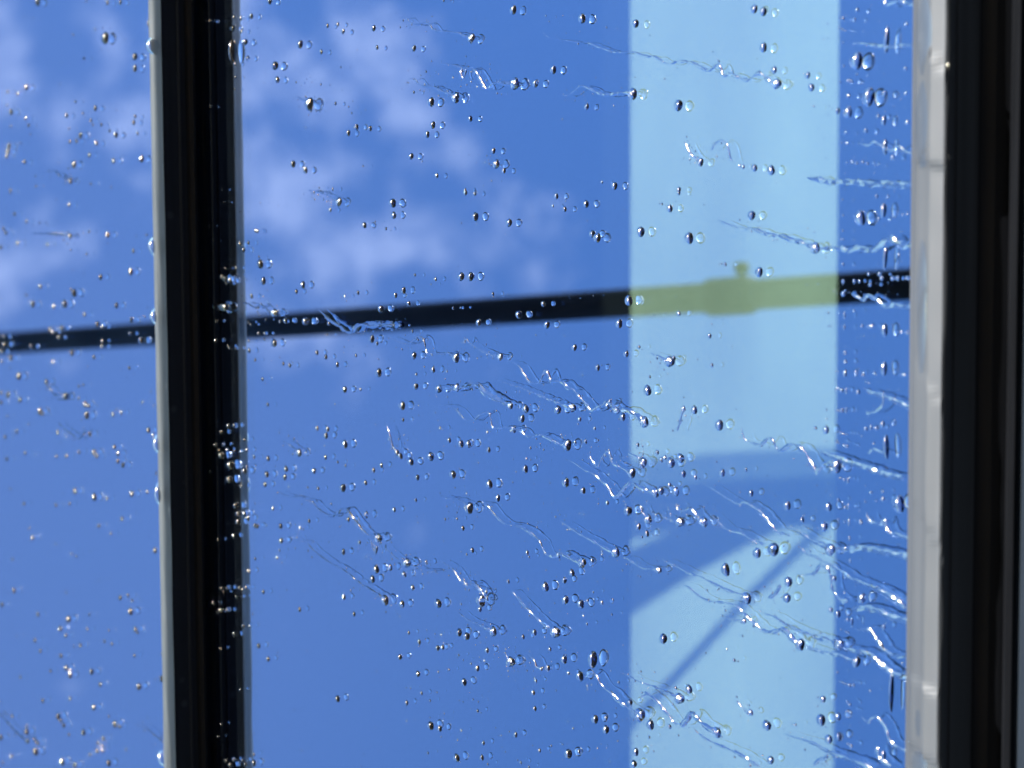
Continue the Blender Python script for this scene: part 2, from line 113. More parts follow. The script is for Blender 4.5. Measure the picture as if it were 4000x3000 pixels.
# Trails: tile | width at the tail, width at the end | head diameter (0 = no head) | description | points
TRAILS = [
(1,0, 9,20, 80,'thin braided trail ending in a dark drop near the top of the pane','1240 155 1290 152 1340 200 1400 212 1460 195 1500 215 1540 262 1640 275 1740 285 1800 310 1855 330'),
(1,0, 9,34, 95,'looping trail that dips and climbs again to a large drop near the top','1540 545 1690 562 1765 582 1800 602 1870 590 1920 650 1955 715 1990 768 2040 740 2080 715 2150 720 2232 725'),
(1,0, 14,18, 0,'tiny U-shaped bend of water left of the looping trail','1766 603 1774 650 1792 682 1806 640 1818 598'),
(1,0, 9,26, 90,'short wavy trail with a glittering drop at its lower end','1310 690 1360 675 1400 720 1450 745 1530 750 1600 785 1680 815 1720 840'),
(1,0, 10,22, 100,'stubby tail behind a tall double drop near the black bar','345 830 400 860 440 878 458 900'),
(1,1, 9,22, 74,'short straight trail slanting down to a drop in front of the clouds','450 -15 520 -5 570 10 640 40 690 70 712 85'),
(1,0, 7,16, 72,'hair-thin level tail behind a round drop in the open blue','1920 1425 2020 1425 2050 1420 2072 1418'),
(2,0, 9,28, 86,'very long zigzag trail crossing from the blue onto the pale band','265 275 320 325 400 340 480 350 560 365 640 365 720 395 800 425 900 452 1050 452 1150 485 1240 495 1340 550 1440 530 1560 545 1680 605 1730 590 1770 555 1795 570 1815 640 1840 655 1870 640 1950 665 2040 690 2110 640 2150 635 2212 690 2280 725'),
(2,0, 10,34, 92,'hooked trail with its dark drop on the edge of the pale band','430 815 480 825 540 785 590 745 650 755 740 800 820 820 920 805 1000 800 1037 808'),
(2,0, 16,22, 62,'short steep trail with a drop below it on the pale band','1490 1225 1520 1290 1555 1345 1600 1375 1625 1402'),
(2,0, 16,16, 0,'arched hook of water on the pale band','1720 1305 1750 1245 1800 1212 1850 1240 1875 1310 1885 1370 1905 1395'),
(2,1, 16,44, 90,'long curving trail on the pale band ending near its right edge','1775 238 1850 275 1920 305 2000 318 2080 320 2140 340 2212 370 2280 375 2340 385 2420 415 2500 435 2580 465 2615 485'),
(1,1, 12,26, 74,'short wavy trail meeting the pole reflection beside the black bar','-120 955 -60 970 -10 1000 40 980 90 1010 130 1050 160 1045'),
(1,1, 22,74, 0,'broad lumpy trail sprawling over the pole reflection','540 1020 590 1060 640 1110 700 1145 760 1190 810 1216 850 1190 900 1150 960 1145 1050 1150 1130 1150 1200 1155'),
(1,1, 11,26, 80,'trail with a tall hump just below the pole reflection','1125 1240 1170 1265 1240 1300 1310 1310 1380 1270 1402 1246 1445 1275 1465 1340 1480 1396 1540 1395 1600 1405 1650 1392 1700 1415 1725 1432'),
(1,1, 14,24, 66,'small kinked trail leading to a drop below the pole reflection','1765 1285 1790 1305 1812 1266 1830 1290 1880 1330 1950 1370 2040 1410 2105 1422'),
(2,1, 14,44, 90,'tangled glittering trail of sharp bends reaching the pale band','-60 1460 20 1480 60 1505 100 1570 150 1640 200 1652 240 1645 265 1580 300 1545 325 1600 335 1640 380 1632 440 1648 480 1690 530 1710 570 1754 610 1799 650 1849 690 1890 740 1868 790 1838 830 1818 870 1848 900 1878 960 1884 1020 1894 1070 1929 1115 1964 1138 1989'),
(2,2, 9,30, 80,'straight slanting trail just under the tangled one','-160 -45 -60 -10 40 20 120 50 200 85 300 125 400 165 470 190 515 205'),
(1,2, 34,48, 60,'wide chain of merged drops and bends right of centre','1540 10 1620 30 1700 45 1800 30 1860 12 1930 14 1970 70 2040 110 2120 150 2195 185'),
(1,2, 9,26, 92,'long wandering trail with a square step near the middle of the pane','1530 205 1580 185 1650 185 1720 215 1770 270 1810 310 1880 315 1930 270 1990 242 2020 265 2030 320 2045 375 2090 385 2140 372 2212 385 2282 400 2322 440 2382 455 2452 440 2522 465 2592 505 2642 525 2685 527'),
(1,2, 14,18, 0,'short upright streak breaking into beads at its foot','1130 362 1150 420 1168 480 1180 540 1212 578'),
(1,2, 8,20, 66,'pointed tail of a glittering drop left of centre','222 488 290 530 340 565 370 595'),
(1,2, 10,36, 80,'long trail with a hump and a glittering drop left of centre','160 910 210 940 270 970 370 985 440 1010 490 1025 540 1080 590 1120 650 1140 700 1115 740 1078 780 1082 810 1120 850 1180 890 1230 930 1280 980 1305 1020 1315 1055 1330'),
(1,2, 10,24, 84,'long straight slanting trail in the lower left of the main pane','310 1300 330 1345 400 1360 440 1370 480 1420 560 1490 640 1545 720 1590 800 1640 870 1700 950 1752 1020 1800 1070 1830 1112 1865'),
(1,2, 9,30, 94,'short tapering trail behind a tall dark drop','1585 965 1640 985 1720 995 1790 1020 1820 1045 1838 1070'),
(1,2, 12,36, 86,'long trail falling in two steps right of centre','1880 1020 1940 1030 2000 1050 2030 1090 2080 1150 2150 1205 2212 1215 2272 1230 2342 1265 2402 1310 2452 1360 2477 1420 2512 1475 2592 1488 2642 1465 2712 1500 2772 1525 2812 1545'),
(1,2, 18,20, 0,'small M-shaped kink of water under a glittering drop','992 1352 1003 1400 1020 1446 1044 1408 1034 1475'),
(1,2, 10,30, 84,'short slanting trail with a drop just below the M-shaped kink','1105 1405 1150 1450 1210 1505 1260 1530 1300 1545'),
(1,2, 12,16, 0,'thin thread of water running on from a drop','1330 1560 1400 1600 1470 1615 1545 1615'),
(1,2, 9,34, 105,'beaded trail ending in a big double drop below the middle','1590 1525 1650 1565 1700 1600 1745 1669 1775 1709 1835 1724 1875 1719 1915 1749 1955 1809 1995 1859 1940 1869'),
(1,3, 14,18, 0,'short beaded streak beside the big double drop','1790 10 1800 50 1820 80 1860 100 1930 120 1985 137'),
(1,3, 10,28, 80,'short slanting trail in the lower middle with a glittering drop','1740 305 1790 350 1860 395 1930 420 1990 450 2045 480'),
(1,3, 8,30, 90,'pointed tail behind a big pale drop in the lower middle','2130 655 2160 685 2195 740'),
(2,2, 10,34, 80,'long trail with one deep V before the pale band','490 660 550 690 620 740 700 775 760 830 820 880 850 930 890 980 930 950 970 900 1030 850 1080 880 1140 910 1190 930 1235 935'),
(2,2, 14,26, 84,'double-arched trail ending at the edge of the pale band','670 605 695 670 740 712 770 650 820 582 850 620 865 680 920 710 980 740 1030 768'),
(2,2, 10,30, 94,'short tail of a glittering drop where the pale band turns shaded','1000 600 1060 620 1100 645 1120 680'),
(2,2, 14,26, 80,'short steep tail above a drop in the shaded gap','1105 1050 1120 1100 1145 1140 1170 1170'),
(2,2, 9,30, 92,'straight level tail of a dark drop in the shaded gap','1290 1140 1350 1165 1400 1180 1443 1190'),
(2,2, 14,28, 84,'crooked tail with a dip above a drop in the shaded gap','1405 1035 1430 1085 1470 1100 1540 1075 1570 1110 1610 1160 1650 1190'),
(2,2, 10,30, 0,'long slanting trail across the right of the shaded gap','1660 870 1730 905 1800 950 1880 1000 1950 1035 2020 1025 2080 1060 2140 1100 2190 1160 2252 1230 2282 1270 2342 1300 2402 1308'),
(2,2, 9,30, 0,'thin trail running from the shaded gap into the lower pale patch','1690 1110 1760 1170 1830 1240 1900 1270 1980 1290 2060 1340 2130 1375 2212 1385'),
(2,2, 9,30, 86,'long straight trail left of the lower pale patch','415 1185 500 1240 590 1300 680 1345 770 1400 840 1435 890 1455'),
(2,2, 12,24, 60,'thin wavy trail running on to a small drop left of the lower pale patch','930 1500 1000 1510 1070 1560 1150 1595 1210 1597 1262 1608'),
(2,2, 12,28, 90,'long straight trail slanting over the lower pale patch','1290 1515 1370 1555 1450 1590 1530 1635 1620 1662 1700 1704 1800 1754 1900 1799 1980 1819 2022 1849'),
(2,2, 16,50, 110,'bold S-shaped trail right of the pale band ending in a bright tangle','1985 380 1995 440 2020 490 2080 510 2140 530 2190 490 2222 462 2252 480 2277 545 2302 580 2342 570 2392 530 2432 520 2502 560 2542 600 2562 650 2597 710 2632 755 2662 730 2702 690 2752 690 2792 710'),
(3,2, 16,44, 100,'broad slanting trail over the lower pale patch near its right edge','200 1240 290 1290 380 1350 470 1390 530 1430'),
(3,2, 10,60, 0,'thin trail that widens to a sheet at the lower right','210 1360 280 1410 330 1465 400 1490 480 1530 570 1580 640 1620 720 1680 820 1720 920 1760 1020 1810 1110 1870 1190 1930'),
(3,2, 16,40, 0,'hooked dark streak at the right edge of the lower pale patch','250 1640 300 1650 400 1636 430 1590 470 1562 520 1600 545 1690 550 1760 590 1824 640 1874 690 1866'),
(3,3, 20,26, 0,'curved hook of water left of two stacked dark drops','0 185 40 175 80 130 105 72'),
(2,3, 13,44, 95,'long wavy trail across the lower pale patch ending in a dark drop','1455 70 1530 100 1600 160 1680 210 1760 225 1850 235 1930 260 2000 320 2060 380 2130 440 2200 485 2260 485 2312 465 2362 472 2412 530 2452 570 2482 592'),
(3,3, 14,44, 95,'smooth slanting trail ending in a sparkling drop at the pale patch edge','-60 310 0 335 60 355 130 405 200 440 300 485 400 520 470 545 550 562 607 590'),
(2,3, 13,24, 46,'thin short tail of a small drop crossing the cable shadow','1830 350 1880 368 1940 388 2003 388'),
(2,3, 10,34, 94,'trail slanting onto the lower pale patch over the cable shadow','955 835 1020 870 1100 915 1200 950 1300 985 1390 1030 1440 1058'),
(2,3, 24,44, 86,'thick wavy trail on the lower pale patch ending in a dark drop','1105 1080 1120 1040 1155 1012 1200 1045 1250 1080 1300 1140 1350 1200 1390 1260 1450 1290 1500 1260 1545 1190 1590 1220 1650 1280 1710 1325 1765 1350'),
(2,3, 16,34, 0,'long straight trail at the bottom of the lower pale patch','1565 1310 1610 1360 1680 1410 1780 1460 1900 1510 2000 1560 2090 1620 2150 1655'),
(2,3, 22,34, 110,'trail falling to a tall drop on the corner of the lower pale patch','630 880 690 832 730 870 760 920 800 970 860 1010 900 1060 960 1110 1050 1165 1097 1200'),
(2,3, 14,20, 54,'tiny bent tail of a small drop on the lower pale patch','1940 1075 1960 1105 2010 1150 2057 1180'),
(2,3, 10,32, 100,'straight slanting trail with a broad glittering drop at the bottom middle','-80 130 0 140 50 195 100 250 170 320 240 390 300 435 370 485'),
(2,3, 14,22, 0,'short beaded bend left of the tall capsule drop','140 680 190 730 210 780 250 803'),
(3,3, 12,66, 0,'trail widening into a sheet at the bottom right','140 1360 230 1395 320 1420 400 1450 480 1495 560 1535 640 1560 720 1590 820 1630 920 1680'),
(3,3, 20,24, 0,'small forked hook at the bottom right of the pale patch','390 1635 440 1590 500 1570 515 1540'),
(2,2, 18,14, 46,'dark upright streak hanging from a small drop on the pale band','1425 405 1450 330 1465 270 1478 215'),
(2,1, 9,34, 94,'pointed tail of a glittering drop below the pole on the pale band','1185 1392 1250 1415 1310 1445 1357 1465'),
(0,0, 12,22, 54,'faint soft tail of a drop high on the far pane','390 1465 480 1500 570 1550 605 1562'),
(0,1, 12,20, 46,'faint level tail of a drop on the far pane','270 360 370 358 480 370 570 377 605 380'),
(0,2, 24,44, 0,'glittering clump strung down the far pane','380 -10 420 30 450 75 490 110 560 110'),
(0,2, 14,20, 0,'faint bent thread of water on the far pane','490 325 560 390 640 450 690 470 740 400'),
(0,3, 14,24, 48,'soft slanting trail in the bottom corner of the far pane','-60 1130 0 1195 60 1260 130 1340 200 1400 235 1425'),
(0,3, 12,18, 0,'faint slanting thread near the foot of the far pane','1240 1290 1330 1370 1410 1436'),
]
# Broad rivulets gathering above the sill on the right: tile | width | points
RIVULETS = [
(3,0,62,'level rivulet below the clouds of drops beside the sill','330 1535 440 1552 540 1575 640 1570 760 1575 900 1590 1050 1590 1150 1600 1290 1612'),
(3,0,34,'straight level rivulet crossed by a tall drop near the top of the sill','735 370 850 385 960 400 1060 400 1150 395 1290 400'),
(3,0,28,'jagged rivulet beside the upper sill','780 1235 840 1255 880 1245 910 1225 960 1250 1000 1270 1050 1300 1120 1265 1180 1310 1290 1350'),
(3,0,36,'curled rivulet in the topmost corner by the sill','985 -20 1020 40 1060 25 1110 5 1150 5 1190 35 1290 30'),
(3,1,56,'crumpled rivulet above the pole reflection by the sill','430 487 540 487 640 490 700 508 770 482 850 500 930 490 980 445 1040 405 1110 440 1180 465 1280 410'),
(3,1,40,'pale rivulet along the lower edge of the pole reflection','720 885 770 905 820 930 850 898 890 905 940 935 1000 985 1080 975 1150 990 1270 1002'),
(3,2,42,'forked rivulet below the pole reflection by the sill','850 50 880 75 950 90 1000 110 1060 130 1120 160 1250 220'),
(3,2,26,'thin side branch under the forked rivulet','1000 60 995 130 985 180 930 230 850 250'),
(3,2,28,'short rivulet joining a tall dark drop','860 600 900 567 950 580 1000 602'),
(3,2,50,'long slanting rivulet with a dark drop at its end','440 580 540 620 640 650 740 690 850 720 950 760 1040 790 1110 802 1180 812'),
(3,2,38,'crooked rivulet with a raised tail beside the sill','850 1110 870 1180 930 1208 980 1200 1010 1172 1020 1240 1060 1290 1130 1310 1240 1345'),
(3,2,66,'broad foamy rivulet beside the lower sill','600 1420 700 1430 800 1412 900 1430 1000 1450 1100 1470 1240 1505'),
(3,3,62,'broad sheet running under a glittering double drop','720 285 820 275 900 282 1000 320 1080 360 1220 400'),
(3,3,32,'rivulet linking two dark drops at the lower right','310 602 380 630 460 655 550 672 640 690 700 720 755 740'),
(3,3,54,'broad slanting rivulet reaching the sill at lower right','650 620 760 650 830 655 900 700 960 750 1020 800 1090 850 1200 890'),
(3,3,40,'stepped rivulet between two broad ones at lower right','790 455 870 467 920 520 960 580 1000 640 1060 680 1120 690 1215 680'),
(3,3,30,'thin rivulet bending down beside the lowest sill','810 1220 860 1264 900 1226 940 1217 990 1280 1030 1360 1050 1420 1100 1470 1210 1525'),
(3,3,52,'blotchy rivulet in the bottom corner by the sill','940 1475 950 1560 1000 1612 1060 1650'),
]
# ------------------------------------------------------------------ materials
def blank(name):
    m = bpy.data.materials.new(name); m.use_nodes = True; t = m.node_tree; t.nodes.clear()
    return m, t, N(t, 'ShaderNodeOutputMaterial')
IOR, THICK = 1.42, 0.0046
def mat_glass(name, rough, sheen=0.0):
    m, t, o = blank(name); g = N(t, 'ShaderNodeBsdfGlass'); g.inputs['IOR'].default_value = IOR; g.inputs['Roughness'].default_value = rough
    if sheen:                                       # extra warm-tinted gloss, added to strengthen the glints
        q = N(t, 'ShaderNodeBsdfGlossy'); q.inputs['Roughness'].default_value = rough; q.inputs['Color'].default_value = (1.0, 0.88, 0.74, 1); x = N(t, 'ShaderNodeMixShader'); x.inputs[0].default_value = sheen
        t.links.new(g.outputs[0], x.inputs[1]); t.links.new(q.outputs[0], x.inputs[2]); t.links.new(x.outputs[0], o.inputs[0])
    else: t.links.new(g.outputs[0], o.inputs[0])
    return m
GLASS, WATER, RUN = mat_glass('glass', 0.0), mat_glass('water', 0.10, 0.12), mat_glass('running water', 0.10, 0.05)
COAT, t, o = blank('blue solar coating')
gl = N(t, 'ShaderNodeBsdfGlossy'); gl.inputs['Roughness'].default_value = 0.0; gl.inputs['Color'].default_value = (0.42, 0.585, 0.97, 1)
rf = N(t, 'ShaderNodeBsdfGlass'); rf.inputs['IOR'].default_value = IOR; rf.inputs['Roughness'].default_value = 0.0; rf.inputs['Color'].default_value = (0.36, 0.53, 0.42, 1)
ms = N(t, 'ShaderNodeMixShader'); lw = N(t, 'ShaderNodeLayerWeight'); mr = N(t, 'ShaderNodeMapRange')
mr.inputs['From Min'].default_value = 0.08; mr.inputs['From Max'].default_value = 0.24; mr.inputs['To Min'].default_value = 0.45; mr.inputs['To Max'].default_value = 0.86
t.links.new(lw.outputs['Facing'], mr.inputs['Value']); t.links.new(mr.outputs['Result'], ms.inputs[0])
t.links.new(rf.outputs[0], ms.inputs[1]); t.links.new(gl.outputs[0], ms.inputs[2]); t.links.new(ms.outputs[0], o.inputs[0])
FILM, t, o = blank('thin water film')
gl = N(t, 'ShaderNodeBsdfGlossy'); gl.inputs['Roughness'].default_value = 0.08
tr = N(t, 'ShaderNodeBsdfTransparent'); tr.inputs['Color'].default_value = (0.93, 0.95, 0.97, 1)
ms = N(t, 'ShaderNodeMixShader'); ms.inputs[0].default_value = 0.13
t.links.new(tr.outputs[0], ms.inputs[1]); t.links.new(gl.outputs[0], ms.inputs[2]); t.links.new(ms.outputs[0], o.inputs[0])

def mat_painted(name, col, rough, spec=0.5, vary=0.25, scale=(30, 300, 300), bump=0.0, metal=0.0, streak=None):
    """base colour with grain, wear and (optionally) soft dirt running one way"""
    m = bpy.data.materials.new(name); m.use_nodes = True; t = m.node_tree; b = t.nodes['Principled BSDF']
    b.inputs['Specular IOR Level'].default_value = spec; b.inputs['Metallic'].default_value = metal
    tc = N(t, 'ShaderNodeTexCoord'); mp = N(t, 'ShaderNodeMapping'); mp.inputs['Scale'].default_value = scale
    nz = N(t, 'ShaderNodeTexNoise'); nz.inputs['Scale'].default_value = 1.0; nz.inputs['Detail'].default_value = 5.0
    t.links.new(tc.outputs['Object'], mp.inputs['Vector']); t.links.new(mp.outputs['Vector'], nz.inputs['Vector'])
    r = N(t, 'ShaderNodeMapRange'); r.inputs['From Min'].default_value = 0.3; r.inputs['From Max'].default_value = 0.7
    r.inputs['To Min'].default_value = 1 - vary; r.inputs['To Max'].default_value = 1 + vary; t.links.new(nz.outputs['Fac'], r.inputs['Value'])
    mix = N(t, 'ShaderNodeMix', data_type='RGBA', blend_type='MULTIPLY'); mix.inputs[0].default_value = 1.0; mix.inputs[6].default_value = (*col, 1)
    t.links.new(r.outputs['Result'], mix.inputs[7]); t.links.new(mix.outputs[2], b.inputs['Base Color'])
    rr = N(t, 'ShaderNodeMapRange'); rr.inputs['To Min'].default_value = rough * 0.75; rr.inputs['To Max'].default_value = min(1, rough * 1.25)
    t.links.new(nz.outputs['Fac'], rr.inputs['Value']); t.links.new(rr.outputs['Result'], b.inputs['Roughness'])
    if bump:
        bp = N(t, 'ShaderNodeBump'); bp.inputs['Strength'].default_value = bump; bp.inputs['Distance'].default_value = 0.0005
        t.links.new(nz.outputs['Fac'], bp.inputs['Height']); t.links.new(bp.outputs[0], b.inputs['Normal'])
    return m
BLACK = mat_painted('black anodised aluminium', (0.012, 0.0125, 0.014), 0.5, 0.35, 0.25, (6, 400, 60))
t = BLACK.node_tree; pb = t.nodes['Principled BSDF']; src = pb.inputs['Base Color'].links[0].from_socket      # dried water spots
tc = N(t, 'ShaderNodeTexCoord'); vo = N(t, 'ShaderNodeTexVoronoi'); vo.inputs['Scale'].default_value = 85.0; r = N(t, 'ShaderNodeMapRange'); r.inputs['From Min'].default_value = 0.20; r.inputs['From Max'].default_value = 0.10
r2 = N(t, 'ShaderNodeMapRange'); r2.inputs['From Min'].default_value = 0.62; r2.inputs['From Max'].default_value = 0.72; sp = N(t, 'ShaderNodeSeparateColor'); mu = N(t, 'ShaderNodeMath', operation='MULTIPLY'); mu2 = N(t, 'ShaderNodeMath', operation='MULTIPLY'); mu2.inputs[1].default_value = 0.5
mxc = N(t, 'ShaderNodeMix', data_type='RGBA'); mxc.inputs[7].default_value = (0.06, 0.062, 0.065, 1)
t.links.new(tc.outputs['Object'], vo.inputs['Vector']); t.links.new(vo.outputs['Distance'], r.inputs['Value']); t.links.new(vo.outputs['Color'], sp.inputs['Color']); t.links.new(sp.outputs[0], r2.inputs['Value'])
t.links.new(r.outputs['Result'], mu.inputs[0]); t.links.new(r2.outputs['Result'], mu.inputs[1]); t.links.new(mu.outputs[0], mu2.inputs[0]); t.links.new(mu2.outputs[0], mxc.inputs[0]); t.links.new(src, mxc.inputs[6]); t.links.new(mxc.outputs[2], pb.inputs['Base Color'])
CHARCOAL = mat_painted('charcoal aluminium', (0.034, 0.036, 0.039), 0.55, 0.35, 0.3, (6, 300, 60))
RUBBER = mat_painted('black rubber', (0.0045, 0.005, 0.0065), 0.55, 0.15, 0.3, (20, 600, 600))
GREY = mat_painted('pale grey aluminium', (0.044, 0.048, 0.053), 0.6, 0.5, 0.10, (9, 220, 220))
TRIM = mat_painted('pale silicone edge', (0.10, 0.112, 0.12), 0.5, 0.5, 0.10, (60, 300, 300))
t = TRIM.node_tree; o = [n for n in t.nodes if n.type == 'OUTPUT_MATERIAL'][0]; tl = N(t, 'ShaderNodeBsdfTranslucent'); tl.inputs['Color'].default_value = (0.40, 0.455, 0.49, 1)
ms = N(t, 'ShaderNodeMixShader'); ms.inputs[0].default_value = 0.5; t.links.new(t.nodes['Principled BSDF'].outputs[0], ms.inputs[1]); t.links.new(tl.outputs[0], ms.inputs[2]); t.links.new(ms.outputs[0], o.inputs[0])
DARKPANE = mat_painted('dark glass panel', (0.012, 0.016, 0.022), 0.12, 0.5, 0.3, (8, 60, 60))
POLE = mat_painted('dark weathered steel', (0.030, 0.029, 0.027), 0.75, 0.15, 0.5, (25, 25, 6), 0.4)
PALE = mat_painted('pale cream paint', (0.285, 0.305, 0.265), 0.7, 0.3, 0.16, (3.0, 9, 9))
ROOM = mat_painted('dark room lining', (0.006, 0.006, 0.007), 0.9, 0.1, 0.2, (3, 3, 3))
WALL = mat_painted('dark grey cladding', (0.06, 0.062, 0.066), 0.7, 0.3, 0.2, (4, 4, 40))
PAVING = mat_painted('tan paving', (0.085, 0.085, 0.088), 0.9, 0.2, 0.35, (14, 14, 14), 0.4)
STRIP = bpy.data.materials.new('half-shade filter'); STRIP.use_nodes = True; t = STRIP.node_tree; t.nodes.clear(); o = N(t, 'ShaderNodeOutputMaterial')  # see-through filter, made to pass only part of the sunlight
a = N(t, 'ShaderNodeBsdfTransparent'); a.inputs['Color'].default_value = (0.5, 0.53, 0.58, 1); b = N(t, 'ShaderNodeBsdfGlossy'); b.inputs['Roughness'].default_value = 0.2; ms = N(t, 'ShaderNodeMixShader'); ms.inputs[0].default_value = 0.06
t.links.new(a.outputs[0], ms.inputs[1]); t.links.new(b.outputs[0], ms.inputs[2]); t.links.new(ms.outputs[0], o.inputs[0])

# ------------------------------------------------------------------ object helpers
def link(o, parent=None, label=None, cat=None, group=None, kind=None):
    COL.objects.link(o)
    if parent: o.parent = parent
    for k, v in (('label', label), ('category', cat), ('group', group), ('kind', kind)):
        if v: o[k] = v
    return o
def mesh_obj(name, verts, faces, mats, parent=None, smooth=False, loc=None, fix=True, midx=None, **kw):
    me = bpy.data.meshes.new(name); me.from_pydata([tuple(v) for v in verts], [], faces)
    for m in (mats if isinstance(mats, list) else [mats]): me.materials.append(m)
    if midx: me.polygons.foreach_set('material_index', midx)
    if fix:
        bm = bmesh.new(); bm.from_mesh(me); bmesh.ops.recalc_face_normals(bm, faces=bm.faces); bm.to_mesh(me); bm.free()
    if smooth: me.polygons.foreach_set('use_smooth', [True] * len(me.polygons))
    o = bpy.data.objects.new(name, me)
    if loc is not None: o.location = loc
    return link(o, parent, **kw)
def empty(name, loc=(0, 0, 0), **kw):
    o = bpy.data.objects.new(name, None); o.location = loc; o.empty_display_size = 0.05; return link(o, **kw)
def box_vf(x0, x1, y0, y1, z0, z1):
    v = [(x, y, z) for x in (x0, x1) for y in (y0, y1) for z in (z0, z1)]
    return v, [(0, 1, 3, 2), (4, 6, 7, 5), (0, 4, 5, 1), (2, 3, 7, 6), (0, 2, 6, 4), (1, 5, 7, 3)]
def boxes(name, bs, m, parent=None, **kw):
    V, Fc = [], []
    for b in bs:
        v, f = box_vf(*b); k = len(V); V += v; Fc += [tuple(i + k for i in q) for q in f]
    return mesh_obj(name, V, Fc, m, parent, **kw)
def extrude_x(name, prof, x0, x1, m, parent=None, smooth=False, wob=0.0, n=1, seed=0, off=None, **kw):
    """closed (y, z) profile swept along the wall; wob (m) makes the edges run slightly uneven"""
    V, Fc, k = [], [], len(prof)
    for i in range(n + 1):
        x = x0 + (x1 - x0) * i / n
        for j, (y, z) in enumerate(prof):
            d = wob * noise.noise(Vector((x * 35, j * 0.6, seed))) if wob else off(x, j) if off else 0
            V.append((x, y + d, z + d * 0.6))
    for i in range(n):
        for j in range(k): Fc.append((i * k + j, i * k + (j + 1) % k, (i + 1) * k + (j + 1) % k, (i + 1) * k + j))
    Fc.append(tuple(range(k))); Fc.append(tuple(n * k + j for j in range(k)))
    return mesh_obj(name, V, Fc, m, parent, smooth=smooth, **kw)
def tube(name, pts, radii, m, parent=None, n=24, caps=True, **kw):
    pts = [Vector(p) for p in pts]; V, Fc = [], []
    d = (pts[-1] - pts[0]).normalized(); a = d.orthogonal().normalized(); b = d.cross(a)
    for p, r in zip(pts, radii):
        for k in range(n):
            q = 2 * math.pi * k / n; V.append(p + (a * math.cos(q) + b * math.sin(q)) * r)
    for i in range(len(pts) - 1):
        for k in range(n): Fc.append((i * n + k, i * n + (k + 1) % n, (i + 1) * n + (k + 1) % n, (i + 1) * n + k))
    if caps: Fc += [tuple(range(n)), tuple((len(pts) - 1) * n + k for k in range(n))]
    return mesh_obj(name, V, Fc, m, parent, smooth=kw.pop('smooth', True), **kw)

# ------------------------------------------------------------------ ground, building shell, room
XE = 1.6                                            # the glazing runs 1.6 m either way
ZL = at(780, 1500).z                           # foot of the black glazing bar on the glass
z_open = at(0, 1500).z + 0.10                       # the far pane ends here; the gap above is added to let the sun reach the beam
YB = 0.75                                           # pale interior beam behind the glass
zb_top, zb_mid, zb_low = at(2470, 1500, YB).z, at(2930, 1500, YB).z, at(3272, 1500, YB + 0.006).z
z_sun = zb_low + (YB / -SUN.y) * SUN.z              # where sunlight for the beam passes the wall plane
mesh_obj('ground', *[([(-60, -60, 0), (60, -60, 0), (60, 60, 0), (-60, 60, 0)]), [(0, 1, 2, 3)]], PAVING, kind='structure')
TOP = 4.4
boxes('wall', [(-4, -XE, -0.02, 0.25, 0.004, TOP), (XE, 4, -0.02, 0.25, 0.004, TOP), (-XE, XE, -0.02, 0.25, 0.004, 1.2), (-XE, XE, -0.02, 0.05, z_open + 0.36, TOP), (-XE, -0.25, -0.02, 0.05, z_open + 0.01, z_open + 0.359), (1.05, XE, -0.02, 0.05, z_open + 0.01, z_open + 0.359)], WALL, kind='structure')  # gap over the panes kept narrow to hold skylight off the beam
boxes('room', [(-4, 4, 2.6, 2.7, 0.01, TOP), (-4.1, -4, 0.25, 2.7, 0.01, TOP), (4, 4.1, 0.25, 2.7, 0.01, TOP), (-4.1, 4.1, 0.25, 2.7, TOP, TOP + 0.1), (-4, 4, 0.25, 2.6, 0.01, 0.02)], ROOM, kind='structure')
# pale beam: flat upper face, rounded break, lower face leaning back; the dark soffit wall it is fixed to
prof = [(YB, zb_top)]
for i in range(9):
    f = i / 8; z = zb_mid + (zb_low - zb_mid) * f; prof.append((YB + 0.006 * f, z))
prof += [(YB + 0.12, zb_low + 0.004), (YB + 0.12, zb_top)]
BX = 1.55
extrude_x('ceiling_beam', prof, -BX, BX, PALE, smooth=False, label='pale cream ceiling beam seen through the glass, sunlit with a slanting shadow', cat='beam')
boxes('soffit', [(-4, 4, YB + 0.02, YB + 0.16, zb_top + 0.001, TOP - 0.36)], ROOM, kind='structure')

# ------------------------------------------------------------------ water on the glass
def cap_mesh(seed, ca, n=18, rings=6, lump=0.05, fine=0.5):
    rnd = random.Random(seed); Rr = 1 / math.sin(ca); V, Fc = [], []; ph = [rnd.uniform(0, 6.28) for _ in range(4)]
    off = Vector((rnd.uniform(0, 50), 0, 0))
    base = min(1.0, 1.0)
    for i in range(rings):
        a = ca * (1 - i / rings); r = Rr * math.sin(a); hh = Rr * (math.cos(a) - math.cos(ca))
        for k in range(n):
            q = 2 * math.pi * k / n
            w = 1 + lump * math.sin(2 * q + ph[0]) + lump * 0.8 * math.sin(3 * q + ph[1])
            p = Vector((r * math.cos(q) * w, -hh, r * math.sin(q) * w - 0.10 * hh))
            if i: p += p.normalized() * lump * (1.2 * noise.noise(p * 1.7 + off) + fine * noise.noise(p * 4.5 + off))
            V.append(p)
    V.append((0, -Rr * (1 - math.cos(ca)), -0.10 * Rr))
    for i in range(rings - 1):
        for k in range(n): Fc.append((i * n + k, i * n + (k + 1) % n, (i + 1) * n + (k + 1) % n, (i + 1) * n + k))
    for k in range(n): Fc.append(((rings - 1) * n + k, (rings - 1) * n + (k + 1) % n, rings * n))
    return V, Fc, n
def water_mesh(name, V, Fc, WATER=WATER):
    me = bpy.data.meshes.new(name); me.from_pydata([tuple(v) for v in V], [], Fc); me.materials.append(WATER)
    me.polygons.foreach_set('use_smooth', [True] * len(Fc))
    me.update()
    if sum(p.normal.y * p.area for p in me.polygons) > 0: me.flip_normals()
    return me
